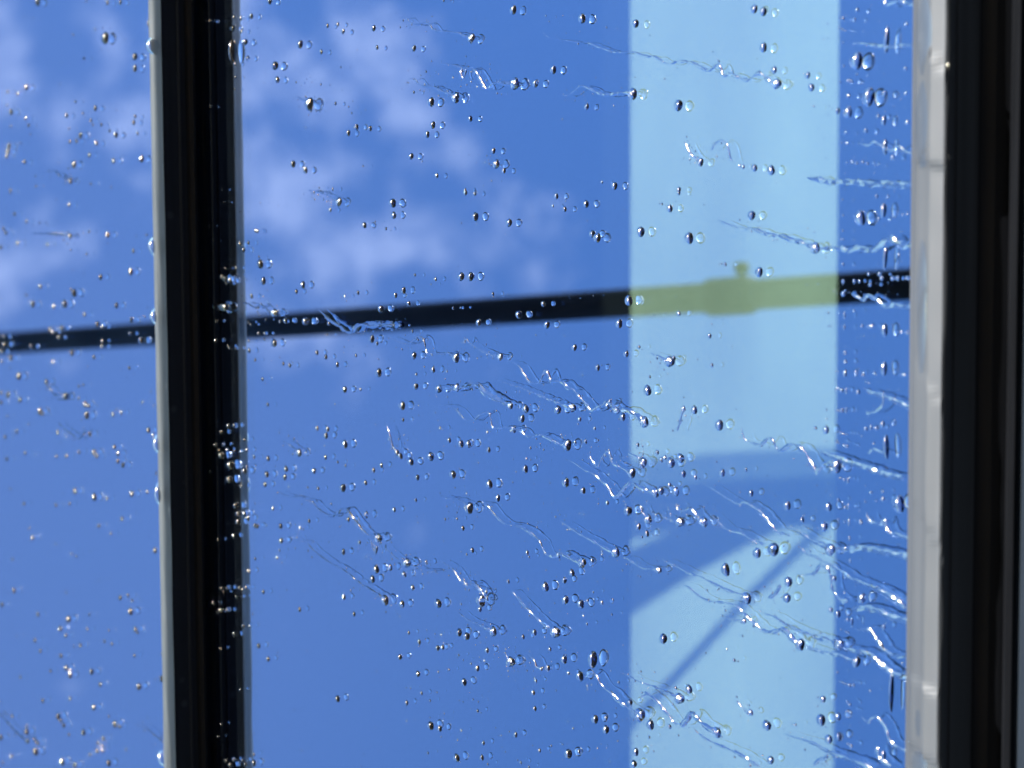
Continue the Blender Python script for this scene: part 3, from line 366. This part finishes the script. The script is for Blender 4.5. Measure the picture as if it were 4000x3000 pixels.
def make_caps(name, cas, lump, n, rings, seed, fine=0.5):
    res = []
    for i, ca in enumerate(cas):
        V, Fc, k = cap_mesh(seed + i, math.radians(ca), n, rings, lump, fine)
        res.append((water_mesh(name, V, Fc), [(v[0], v[2]) for v in V[:k]], V, Fc))
    return res
CAPS = make_caps('raindrop', (70, 76, 80, 84, 88, 78, 82, 86), 0.05, 18, 6, 10)
HEADS = make_caps('head', (68, 74, 80, 72, 78), 0.085, 24, 9, 40, 1.3)
MICRO = make_caps('droplet', (66, 74, 80), 0.02, 10, 3, 70)
LIPX = lambda py: 3565 - 28 * py / 3000.0
def tile_px(c, r, x, y): return c * 1000 + x / S, r * 750 + y / S
def mm_per_px(px, py): return (at(px, py) - CAM).dot(FWD) / F          # metres on the glass per photo pixel (across)
def cosi(px, py): return abs(ray(px, py).y)
HOLES = []                                                             # outlines where water touches glass, in the wall plane

drops = []
for (c, r), text in DROPS.items():
    for it in text.split(';'):
        f = [float(q) for q in it.split()]; px, py = tile_px(c, r, f[0], f[1]); d = f[2] / S * (1.12 if px < 600 else 1.0)
        if 588 + 65 * py / 3000 < px < 775 + 55 * py / 3000 or px > LIPX(py) - 4: continue
        rx = d / 2 * mm_per_px(px, py); rz = rx
        if len(f) > 3: rz = f[3] / S / 2 * mm_per_px(px, py) / cosi(px, py)
        drops.append([px, py, d, rx * 1.06, rz * 1.06])
drops.sort(key=lambda a: -a[2] * (1 if a[3] <= a[4] * 1.6 else 0.7))

def zone(px, py):
    pole = 1343 - 65 * px / 1000.0
    where = 'above the pole' if py < pole - 45 else ('over the pole' if py < pole + 60 else 'below the pole')
    if px < 640:
        if where != 'over the pole': where = 'high ' + where if py < 560 else 'low ' + where if py > 2150 else where
        return 'on the far pane ' + where
    if px < 965 + 20 * py / 3000: return 'before the reflected black bar ' + where
    if px < 2465:
        half = 'near the black bar' if px < 1450 else ('left of the pale band' if px > 1980 else 'in the open blue')
        if where == 'below the pole': where = 'low below the pole' if py > 2350 else 'halfway below the pole' if py > 1850 else where
        if where == 'above the pole' and py < 480: where = 'high above the pole'
        return half + ' ' + where
    if px < 3270 - 20 * py / 3000:
        if py < 1780: return 'on the pale band ' + where
        edge = 2400 - (px - 2466) * 0.62
        return 'in the shaded gap of the pale band' if py < max(2040, edge) else 'on the lower pale patch'
    return 'beside the sill ' + where
def size_word(d):
    return 'tiny' if d < 19 else 'small' if d < 24 else 'mid-sized' if d < 31 else 'large' if d < 42 else 'very large'
def shape_word(a): return 'narrow ' if a[3] > a[4] * 1.45 else 'flattened ' if a[4] > a[3] * 1.3 else ''
ORD = 'second third fourth fifth sixth seventh eighth ninth tenth eleventh twelfth thirteenth fourteenth fifteenth sixteenth seventeenth eighteenth nineteenth twentieth twenty-first twenty-second twenty-third twenty-fourth'.split()
rnd = random.Random(5)
N_MAIN = 296
placed = []
for i, a in enumerate(drops[:N_MAIN]):
    px, py, d, rx, rz = a
    me, ring, _, _ = CAPS[rnd.randrange(len(CAPS))]
    p = at(px + 0.13 * d * cosi(px, py), py)
    o = bpy.data.objects.new('raindrop', me); o.location = p; ang = rnd.uniform(-0.5, 0.5) if max(rx, rz) / min(rx, rz) < 1.25 else rnd.uniform(-0.06, 0.06)
    o.rotation_euler = (0, ang, 0); s = 1.0; o.scale = (rx, (rx * min(rx, rz)) ** 0.5 if rx <= rz else rz * (rx / rz) ** 0.3, rz)
    link(o, cat='raindrop'); placed.append((o, a))
    M4 = Matrix.Rotation(ang, 3, 'Y')
    HOLES.append([((M4 @ Vector((u * rx, 0, w * rz))).x + p.x, (M4 @ Vector((u * rx, 0, w * rz))).z + p.z) for u, w in ring])
# labels: kind and place, told apart by their order down the picture
by = {}
for o, a in placed: by.setdefault((size_word(a[2]), shape_word(a), zone(a[0], a[1])), []).append((o, a))
for (sw, sh, zn), L in by.items():
    L.sort(key=lambda q: q[1][1])
    for k, (o, a) in enumerate(L):
        rank = '' if len(L) == 1 else 'topmost of the ' if k == 0 else 'lowest of the ' if k == len(L) - 1 else f'{ORD[k - 1]} from top of the '
        o['label'] = (f'single {sw} {sh}raindrop {zn}' if len(L) == 1 else f'{rank}{sw} {sh}raindrops {zn}'); o['group'] = 'raindrops on the wet glass'

# the droplets too small to tell apart: one mesh per pane, with a sprinkling of spray between them
def joined_caps(name, L, label, lib):
    V, Fc = [], []
    for px, py, d, rx, rz in L:
        me, ring, cv, cf = lib[rnd.randrange(len(lib))]; p = at(px + 0.1 * d * cosi(px, py), py); k = len(V)
        V += [(v[0] * rx + p.x, v[1] * min(rx, rz), v[2] * rz + p.z) for v in cv]; Fc += [tuple(j + k for j in f) for f in cf]
        HOLES.append([(u * rx + p.x, w * rz + p.z) for u, w in ring])
    o = bpy.data.objects.new(name, water_mesh(name, V, Fc)); return link(o, label=label, cat='droplets', kind='stuff')
small = list(drops[N_MAIN:])
for k in range(900):                                # spray: tiny beads, densest in the lower right
    px = rnd.uniform(0, 3560) if k < 560 else 3270 + 250 * rnd.random() if k < 700 else 1500 + 1000 * rnd.random() ** 0.7; py = rnd.uniform(0, 3000) if k < 700 else 1500 + 1500 * rnd.random()
    if 575 + 65 * py / 3000 < px < 785 + 55 * py / 3000 or px > LIPX(py) - 8: continue
    d = 3.2 + 5.0 * rnd.random() ** 2; small.append([px, py, d, d / 2 * mm_per_px(px, py), d / 2 * mm_per_px(px, py)])
for c, r, w0, w1, hd, desc, text in TRAILS:         # fragments left beside the runs
    q = [float(v) for v in text.split()]
    for k in range(16):
        i = rnd.randrange(0, len(q) // 2 - 1) * 2; f = rnd.random(); px, py = tile_px(c, r, q[i] + (q[i + 2] - q[i]) * f, q[i + 1] + (q[i + 3] - q[i + 1]) * f)
        px += rnd.gauss(0, 26); py += rnd.gauss(0, 26)
        if 575 + 65 * py / 3000 < px < 785 + 55 * py / 3000 or px > LIPX(py) - 8: continue
        d = 4 + 7 * rnd.random() ** 2; small.append([px, py, d, d / 2 * mm_per_px(px, py), d / 2 * mm_per_px(px, py)])
joined_caps('fine_droplets', [a for a in small if a[0] < 640], 'tiny soft droplets scattered over the far pane', MICRO)
joined_caps('fine_droplets', [a for a in small if a[0] >= 640], 'tiny droplets and spray scattered over the near pane', MICRO)

def spline(P, step):
    out = []
    for i in range(len(P) - 1):
        p0, p1, p2, p3 = P[max(i - 1, 0)], P[i], P[i + 1], P[min(i + 2, len(P) - 1)]
        n = max(1, int((p2 - p1).length / step))
        for k in range(n):
            t = k / n
            out.append(0.5 * ((2 * p1) + (p2 - p0) * t + (2 * p0 - 5 * p1 + 4 * p2 - p3) * t * t + (3 * p1 - p0 - 3 * p2 + p3) * t ** 3))
    out.append(P[-1]); return out
PROF = [-1, -0.72, -0.36, 0, 0.36, 0.72, 1]
def sweep(name, pts_px, w0, w1, seed, rough, lumps, hfac, taper_end):
    P = [Vector((at(*q).x, at(*q).z)) for q in pts_px]; mpp = mm_per_px(*pts_px[len(pts_px) // 2])
    wmax = max(w0, w1) * mpp; C = spline(P, max(0.0007, min(0.0016, wmax * 0.45))); n = len(C); V, Fc, off = [], [], Vector((seed * 7.3, 0, 0))
    prevL = prevR = None; K = len(PROF); tot = sum((C[i + 1] - C[i]).length for i in range(n - 1)); s = 0.0
    for i, c in enumerate(C):
        if i: s += (C[i] - C[i - 1]).length
        f = s / tot; d = (C[min(i + 1, n - 1)] - C[max(i - 1, 0)]); d = d.normalized() if d.length > 0 else Vector((1, 0)); nrm = Vector((-d.y, d.x))
        g = noise.noise(Vector((s * 420, seed, 0))) * 0.7 + noise.noise(Vector((s * 1100, seed, 3))) * 0.45
        w = 0.5 * (w0 + (w1 - w0) * f ** 1.4) * mpp * max(0.3, 1 + rough * g)
        w *= 1 + 0.45 * abs(d.x)                    # runs across the slope look thinner from below
        w *= min(1, f / 0.10 + 0.12)
        if name == 'trail':                         # the run breaks up into beads with thin necks
            b = min(1, max(0, (noise.noise(Vector((s * 330, seed * 3.1, 5))) + 0.32) / 0.4)); w *= 0.42 + 0.66 * b * b * (3 - 2 * b)
        if taper_end: w *= min(1, (1 - f) / 0.05 + 0.25)
        c2 = c + nrm * w * 0.35 * rough * noise.noise(Vector((s * 300, seed + 9, 1)))
        h = w * hfac * max(0.35, 1 + 0.8 * rough * noise.noise(Vector((s * 700, seed + 5, 2))))
        el, er = c2 - nrm * w, c2 + nrm * w
        for u in PROF:
            q = c2 + nrm * (u * w); y = h * (1 - abs(u) ** 2.2)
            if abs(u) < 0.99 and lumps: y *= max(0.12, 1 + lumps * (noise.noise(Vector((q.x * 620, q.y * 620, seed))) + 0.6 * noise.noise(Vector((q.x * 1500, q.y * 1500, seed + 4)))))
            V.append((q.x, -max(0.0, y) if abs(u) < 0.99 else 0.0, q.y))
        if prevL is not None: HOLES.append([tuple(prevL), tuple(el), tuple(er), tuple(prevR)])
        prevL, prevR = el, er
    for i in range(n - 1):
        for j in range(K - 1): Fc.append((i * K + j, i * K + j + 1, (i + 1) * K + j + 1, (i + 1) * K + j))
    return water_mesh(name, V, Fc, RUN if taper_end or name == 'trail' else WATER)
def pairs(c, r, text):
    q = [float(v) for v in text.split()]; return [tile_px(c, r, q[i], q[i + 1]) for i in range(0, len(q), 2)]
for i, (c, r, w0, w1, hd, desc, text) in enumerate(TRAILS):
    P = pairs(c, r, text); px, py = P[-1]; base = at(px, py)
    t = empty('water_trail', base, label=desc, cat='water trail', group='water trails running down the glass')
    o = bpy.data.objects.new('trail', sweep('trail', P, w0 * 1.15 / S, w1 * 1.1 / S, i, 0.45, 0.7 if w1 < 30 else 0.9, 0.55, not hd)); o.location = -base; link(o, t)
    if hd:
        me, ring, _, _ = HEADS[i % len(HEADS)]; rr = hd / S / 2 * mm_per_px(px, py) * 1.08; p = at(px + 0.12 * hd / S * cosi(px, py), py)
        h = bpy.data.objects.new('head', me); h.location = p - base; h.scale = (rr, rr, rr * 1.08); link(h, t)
        HOLES.append([(u * rr + p.x, w * rr * 1.08 + p.z) for u, w in ring])
for i, (c, r, w, desc, text) in enumerate(RIVULETS):
    P = [(px, py) for px, py in pairs(c, r, text)]
    o = bpy.data.objects.new('rivulet', sweep('rivulet', P, w * 0.75 / S, w / S, 200 + i, 0.75, 1.15, 0.46, False))
    link(o, label=desc, cat='rivulet', group='rivulets gathering above the sill')

# ------------------------------------------------------------------ glass panes: front face open where water wets it, coated back face
from mathutils.geometry import delaunay_2d_cdt
def pane(name, z0, z1, label):
    x0, x1 = -XE, XE; K = 1000.0
    vc = [Vector((x0 * K, z0 * K)), Vector((x1 * K, z0 * K)), Vector((x1 * K, z1 * K)), Vector((x0 * K, z1 * K))]; ed = [(0, 1), (1, 2), (2, 3), (3, 0)]; fc = []
    for h in HOLES:
        zs = [q[1] for q in h]
        if min(zs) < z0 + 1e-4 or max(zs) > z1 - 1e-4: continue
        b = len(vc); vc += [Vector((q[0] * K, q[1] * K)) for q in h]; fc.append(list(range(b, b + len(h))))
    V, E, Fa, ov, oe, of = delaunay_2d_cdt(vc, ed, fc, 0, 1e-5)
    faces = [tuple(f) for f, g in zip(Fa, of) if not g]; verts = [(v.x / K, 0.0, v.y / K) for v in V]
    for i, f in enumerate(faces):                   # front faces look outwards (-y)
        a, b, c = (V[k] for k in f[:3])
        if (b.x - a.x) * (c.y - a.y) - (b.y - a.y) * (c.x - a.x) < 0: faces[i] = tuple(reversed(f))
    nf = len(faces); k = len(verts)
    verts += [(x0, THICK, z0), (x1, THICK, z0), (x1, THICK, z1), (x0, THICK, z1), (x0, 0, z0), (x1, 0, z0), (x1, 0, z1), (x0, 0, z1)]
    faces += [(k + 3, k + 2, k + 1, k), (k, k + 1, k + 5, k + 4), (k + 3, k + 7, k + 6, k + 2), (k, k + 4, k + 7, k + 3), (k + 1, k + 2, k + 6, k + 5)]
    return mesh_obj('glass_pane', verts, faces, [GLASS, COAT, RUBBER], fix=False, midx=[0] * nf + [1] + [2] * 4, label=label, cat='glass pane')
ZR = at(3890, 1500).z
pane('near', ZR + 0.004, ZL + 0.004, 'wet blue reflective pane between the black bar and the grey sill')
pane('far', ZL + 0.005, z_open, 'soft-focus wet blue pane beyond the black bar')

# ------------------------------------------------------------------ the black glazing bar with its pale edge
def z_at(px, y): return at(px, 1500, y).z
def y_at(px, z):
    d = ray(px, 1500); return (CAM + d * ((z - CAM.z) / d.z)).y
pf = y_at(649, ZL)                                  # how far the underside stands out
bar = empty('glazing_bar', (0, 0, ZL), label='slim black glazing bar with a pale grey edge standing out between two panes', cat='glazing bar')
lo = lambda prof: [(y, z - ZL) for y, z in prof]
th = 0.0036
extrude_x('web', lo([(-0.0012, ZL), (-0.006, ZL + 0.0004), (pf, ZL + 0.0004), (pf, ZL + th), (-0.0012, ZL + th)]), -XE, XE, BLACK, bar)
tp = []
for k in range(11):
    q = math.radians(-80 + 170 * k / 10); tp.append((pf - 0.0022 - 0.0020 * math.cos(q), ZL + 0.0012 + 0.0024 * math.sin(q)))
tp = [(pf + 0.0006, ZL + 0.0003), (pf + 0.0004, ZL - 0.0011), (pf - 0.0004, ZL - 0.0013)] + tp + [(pf - 0.0003, ZL + th + 0.0002), (pf - 0.0003, ZL + 0.0003)]
extrude_x('edge_trim', lo(tp), -0.5, 0.5, TRIM, bar, smooth=True, wob=0.0004, n=140, seed=3)
extrude_x('gasket', lo([(-0.0005, ZL - 0.0022), (-0.0024, ZL - 0.0030), (-0.0040, ZL - 0.0018), (-0.0046, ZL), (-0.0011, ZL + 0.0001), (-0.0005, ZL)]), -XE, XE, RUBBER, bar)
extrude_x('backing_strip', lo([(-0.0004, ZL - 0.0004), (-0.0010, ZL - 0.0004), (-0.0010, ZL + 0.012), (-0.0004, ZL + 0.012)]), -XE, XE, RUBBER, bar)
for k, (z, h) in enumerate(((-0.0082, 0.0009),)):
    extrude_x('ridge', lo([(z - 0.0007, ZL + 0.0003), (z, ZL + 0.0003 - h), (z + 0.0007, ZL + 0.0003)]), -XE, XE, BLACK, bar)

# ------------------------------------------------------------------ the grey sill bar under the near pane
sill = empty('sill_bar', (0, 0, ZR), label='broad grey aluminium sill with black underside along the right', cat='sill')
ls = lambda prof: [(y, z - ZR) for y, z in prof]
ps = y_at(3694, ZR)
P = lambda px, y: (y, z_at(px, y))
y0 = ps
lip = [P(3551, y0 + 0.004), P(3553, y0 + 0.0015), P(3559, y0 + 0.0012), P(3563, y0 - 0.0002), P(3570, y0 - 0.0012), P(3618, y0 - 0.0030), P(3624, y0 - 0.0031), P(3676, y0 - 0.0022), P(3684, y0 - 0.0016), P(3694, y0 - 0.0006), P(3701, y0 + 0.0012)]
lip += [(y0 + 0.004, z_at(3701, y0 + 0.0012) + 0.0006), ]
steps = [(at(3600, y, ps).x, q, w) for y, q, w in ((235, -0.0007, 0.0035), (648, 0.0008, 0.0006), (1510, -0.0003, 0.004), (2060, 0.0003, 0.004), (2672, -0.0008, 0.0010), (2948, 0.0008, 0.0014))]
def uneven(x, j):                                   # the bead along the lip was laid in overlapping runs
    if not 4 <= j <= 9: return 0
    d = 0.00022 * noise.noise(Vector((x * 60, j * 0.5, 2)))
    for xs, q, w in steps: d += q * 0.5 * (1 - math.tanh((x - xs + (j - 6) * w * 0.9) / 0.0011))
    return d
extrude_x('lip', ls(lip), -0.3, 0.3, GREY, sill, n=500, off=uneven)
zt = P(3551, y0 + 0.004)[1]
extrude_x('body', ls([(y0 + 0.0042, zt - 0.0015), (y0 + 0.0042, ZR + 0.0002), (-0.010, ZR), (-0.010, zt - 0.0065), (y0 + 0.010, zt - 0.0035)]), -XE, XE, CHARCOAL, sill)
extrude_x('gasket', ls([(-0.0098, ZR + 0.0016), (-0.0060, ZR - 0.0030), (-0.0004, ZR - 0.0050), (-0.0004, zt - 0.004), (-0.0098, zt - 0.0068)]), -XE, XE, RUBBER, sill)
extrude_x('gutter_edge', ls([(-0.0030, ZR - 0.0062), (-0.0046, ZR - 0.0078), (-0.0030, ZR - 0.0092), (-0.0006, ZR - 0.0080)]), -XE, XE, RUBBER, sill)
boxes('lower_panel', [(-XE, XE, 0.0, 0.006, 1.2, ZR + 0.0035)], DARKPANE, label='dark glass panel below the grey sill at the right edge', cat='panel')

# wet smears on the two pale edges
def blob(name, prof_pts, label, group, mat):
    """thin lens of water lying on a surface: prof_pts = (centre, axis a, axis b, height vector)"""
    c, a, b, h = prof_pts; V, Fc = [], []; n, rings = 20, 5; sd = rnd.uniform(0, 99)
    for i in range(rings):
        r = 1 - i / rings
        for k in range(n):
            q = 2 * math.pi * k / n; w = 1 + 0.16 * noise.noise(Vector((math.cos(q) * 1.5, math.sin(q) * 1.5, sd)))
            V.append(c + a * (r * w * math.cos(q)) + b * (r * w * math.sin(q)) + h * (1 - r ** 2.6))
    V.append(c + h)
    for i in range(rings - 1):
        for k in range(n): Fc.append((i * n + k, i * n + (k + 1) % n, (i + 1) * n + (k + 1) % n, (i + 1) * n + k))
    for k in range(n): Fc.append(((rings - 1) * n + k, (rings - 1) * n + (k + 1) % n, rings * n))
    o = mesh_obj(name, V, Fc, mat, smooth=True, fix=False, label=label, cat='water smear', group=group)
    return o
for px, py, L, w in ((606, 180, 70, 15), (612, 960, 75, 15), (618, 1235, 60, 14), (628, 1735, 70, 14), (634, 1925, 85, 10), (648, 2960, 60, 13)):
    yv = pf - 0.0018; p = at(px, py, yv); s = mm_per_px(px, py)
    wd = {180: 'near its top end', 960: 'a third down', 1235: 'where the pole reflection meets it', 1735: 'just below its middle', 1925: 'long and thin, below its middle', 2960: 'at its bottom end'}[py]
    blob('water_smear', (p + Vector((0, -0.0016, -0.0004)), Vector((L / 2 * s, 0, 0.0006)), Vector((0, 0.0022, -w * 0.75 * s / 0.62)), Vector((0, -0.0020, -0.0012))), f'clear water smear on the black bar edge {wd}', 'water smears on the pale edges', WATER)
for px, py, L, w, tx in ((3606, 480, 165, 62, 'lowest of the upper two films'), (3608, 130, 150, 60, 'topmost film'), (3600, 1200, 260, 40, 'long film beside the pole reflection'), (3604, 2820, 125, 60, 'short film near the bottom'), (3590, 2990, 60, 60, 'film in the bottom corner')):
    yv = y0 - 0.0028; p = at(px, py, yv); s = mm_per_px(px, py)
    blob('water_film', (p, Vector((L * s, 0, 0)), Vector((0, 0.0004, w / 2 * s / 0.75)), Vector((0, -0.0006, 0.0001))), f'thin clear water on the grey sill lip, {tx}', 'water films on the sill lip', FILM)
for px, py, r, tx in ((3712, 262, 11, 'upper'), (3708, 612, 12, 'second'), (3676, 2948, 13, 'lowest')):
    p = at(px - 6, py, y0 - 0.0004); s = mm_per_px(px, py) * r
    V, Fc, _ = cap_mesh(int(py), math.radians(120), 16, 7, 0.06)
    V = [p + Vector((v[0] * s * 1.5, v[1] * s * 0.8, v[2] * s)) for v in V]
    mesh_obj('hanging_drop', V, Fc + [tuple(range(15, -1, -1))], WATER, smooth=True, fix=False, label=f'{tx} drip hanging from the lower edge of the grey sill', cat='drip', group='drips hanging from the sill')

# ------------------------------------------------------------------ the leaning pole whose reflection crosses the panes
def mirror(px, py, depth):                          # a point seen in the glass, put back on the outside
    d = ray(px, py); p = CAM + d * (depth / d.dot(FWD)); return Vector((p.x, 2 * THICK - p.y, p.z))
A, B = mirror(0, 1343, 3.45), mirror(3550, 1112, 2.25)
D = (B - A).normalized()
tB = (0.0 - A.z) / D.z; foot = A + D * tB; head = A - D * 1.9; rp = 0.0188
pole = empty('leaning_pole', foot, label='dark leaning steel pole reflected across both panes, with a clamp', cat='pole')
tube('shaft', [head - foot, Vector((0, 0, 0.004))], [rp, rp], POLE, pole, 28)
def seen_px(p):                                     # photo column where a point's reflection appears
    v = Vector((p.x, 2 * THICK - p.y, p.z)) - CAM; return W / 2 + F * v.dot(RIGHT) / v.dot(FWD)
def on_pole_at(px):
    lo_, hi_ = 0.0, (B - A).length
    for _ in range(50):
        m_ = (lo_ + hi_) / 2
        if seen_px(A + D * m_) < px: lo_ = m_
        else: hi_ = m_
    return A + D * lo_
c0, c1 = on_pole_at(2770), on_pole_at(2955); ax = c1 - c0
tube('clamp', [c0 + ax * f - foot for f in (0, 0.06, 0.12, 0.88, 0.94, 1)], [rp * 1.02, rp * 1.2, rp * 1.25, rp * 1.25, rp * 1.2, rp * 1.02], POLE, pole, 28)
k0 = on_pole_at(2908); side = (mirror(2908, 1045, 2.2) - mirror(2908, 1148, 2.2)); side = (side - D * side.dot(D)).normalized()
tube('clamp_bolt', [k0 + side * (rp * f) - foot for f in (1.0, 1.45, 1.47, 2.1, 2.15)], [0.005, 0.005, 0.009, 0.009, 0.006], POLE, pole, 12)
tube('top_cap', [head - foot, head - D * 0.03 - foot], [rp * 1.15, rp * 0.9], POLE, pole, 20)
boxes('base_plate', [(-0.1, 0.1, -0.1, 0.1, 0.002, 0.014)], POLE, pole)

# ------------------------------------------------------------------ what throws the slanting shadows on the beam: an added, unseen sunshade cut to the shadow's outline, and a stay cable
YS = -0.08
def caster(px, py, y=YS):
    p = at(px, py, YB); return p + SUN * ((YB - y) / -SUN.y)
def plate(name, pts, m, parent, off, y=YS, t=0.003):
    f = [caster(*q, y) - off for q in pts]; n = len(f); V = f + [v + Vector((0, -t, 0)) for v in f]
    return mesh_obj(name, V, [tuple(range(n)), tuple(range(2 * n - 1, n - 1, -1))] + [(i, (i + 1) % n, n + (i + 1) % n, n + i) for i in range(n)], m, parent)
w0_ = caster(2700, 1950); shade = empty('shadow_caster', w0_, label='dark sunshade vanes added out of view for the slanting shadow on the beam', cat='shadow caster')
plate('upper_vane', [(2200, 1925), (2530, 1905), (3000, 1865), (3700, 1800), (3700, 1880), (2950, 1976), (2700, 2040), (2600, 2072), (2470, 2104), (2200, 2172)], BLACK, shade, w0_)
plate('lower_vane', [(2200, 2215), (2470, 2142), (2600, 2086), (2700, 2041), (2900, 1989), (3700, 1882), (3700, 1985), (3250, 2030), (3050, 2055), (2741, 2223), (2460, 2400), (2200, 2560)], BLACK, shade, w0_, YS - 0.004)
plate('half_shade_strip', [(2200, 1816), (3700, 1700), (3700, 1799), (3000, 1864), (2530, 1904), (2200, 1924)], STRIP, shade, w0_)  # added strip that half-shades the margin of the cast shadow
arm = caster(3650, 1890) - w0_
tube('arm', [arm + Vector((0, 0.004, 0.01)), arm + Vector((0, 0.004, -0.4))], [0.012, 0.012], BLACK, shade, 12)
tube('arm', [arm + Vector((0, 0.004, -0.4)), arm + Vector((0, -YS - 0.004, -0.4))], [0.012, 0.012], BLACK, shade, 12)
cable_a, cable_b = caster(2330, 2980), caster(3250, 1989)
tube('stay_cable', [cable_a + (cable_a - cable_b) * 0.6, cable_b + (cable_b - cable_a) * 0.1], [0.0042, 0.0042], BLACK, None, 10, label='thin taut stay cable whose shadow crosses the lower pale patch', cat='cable')
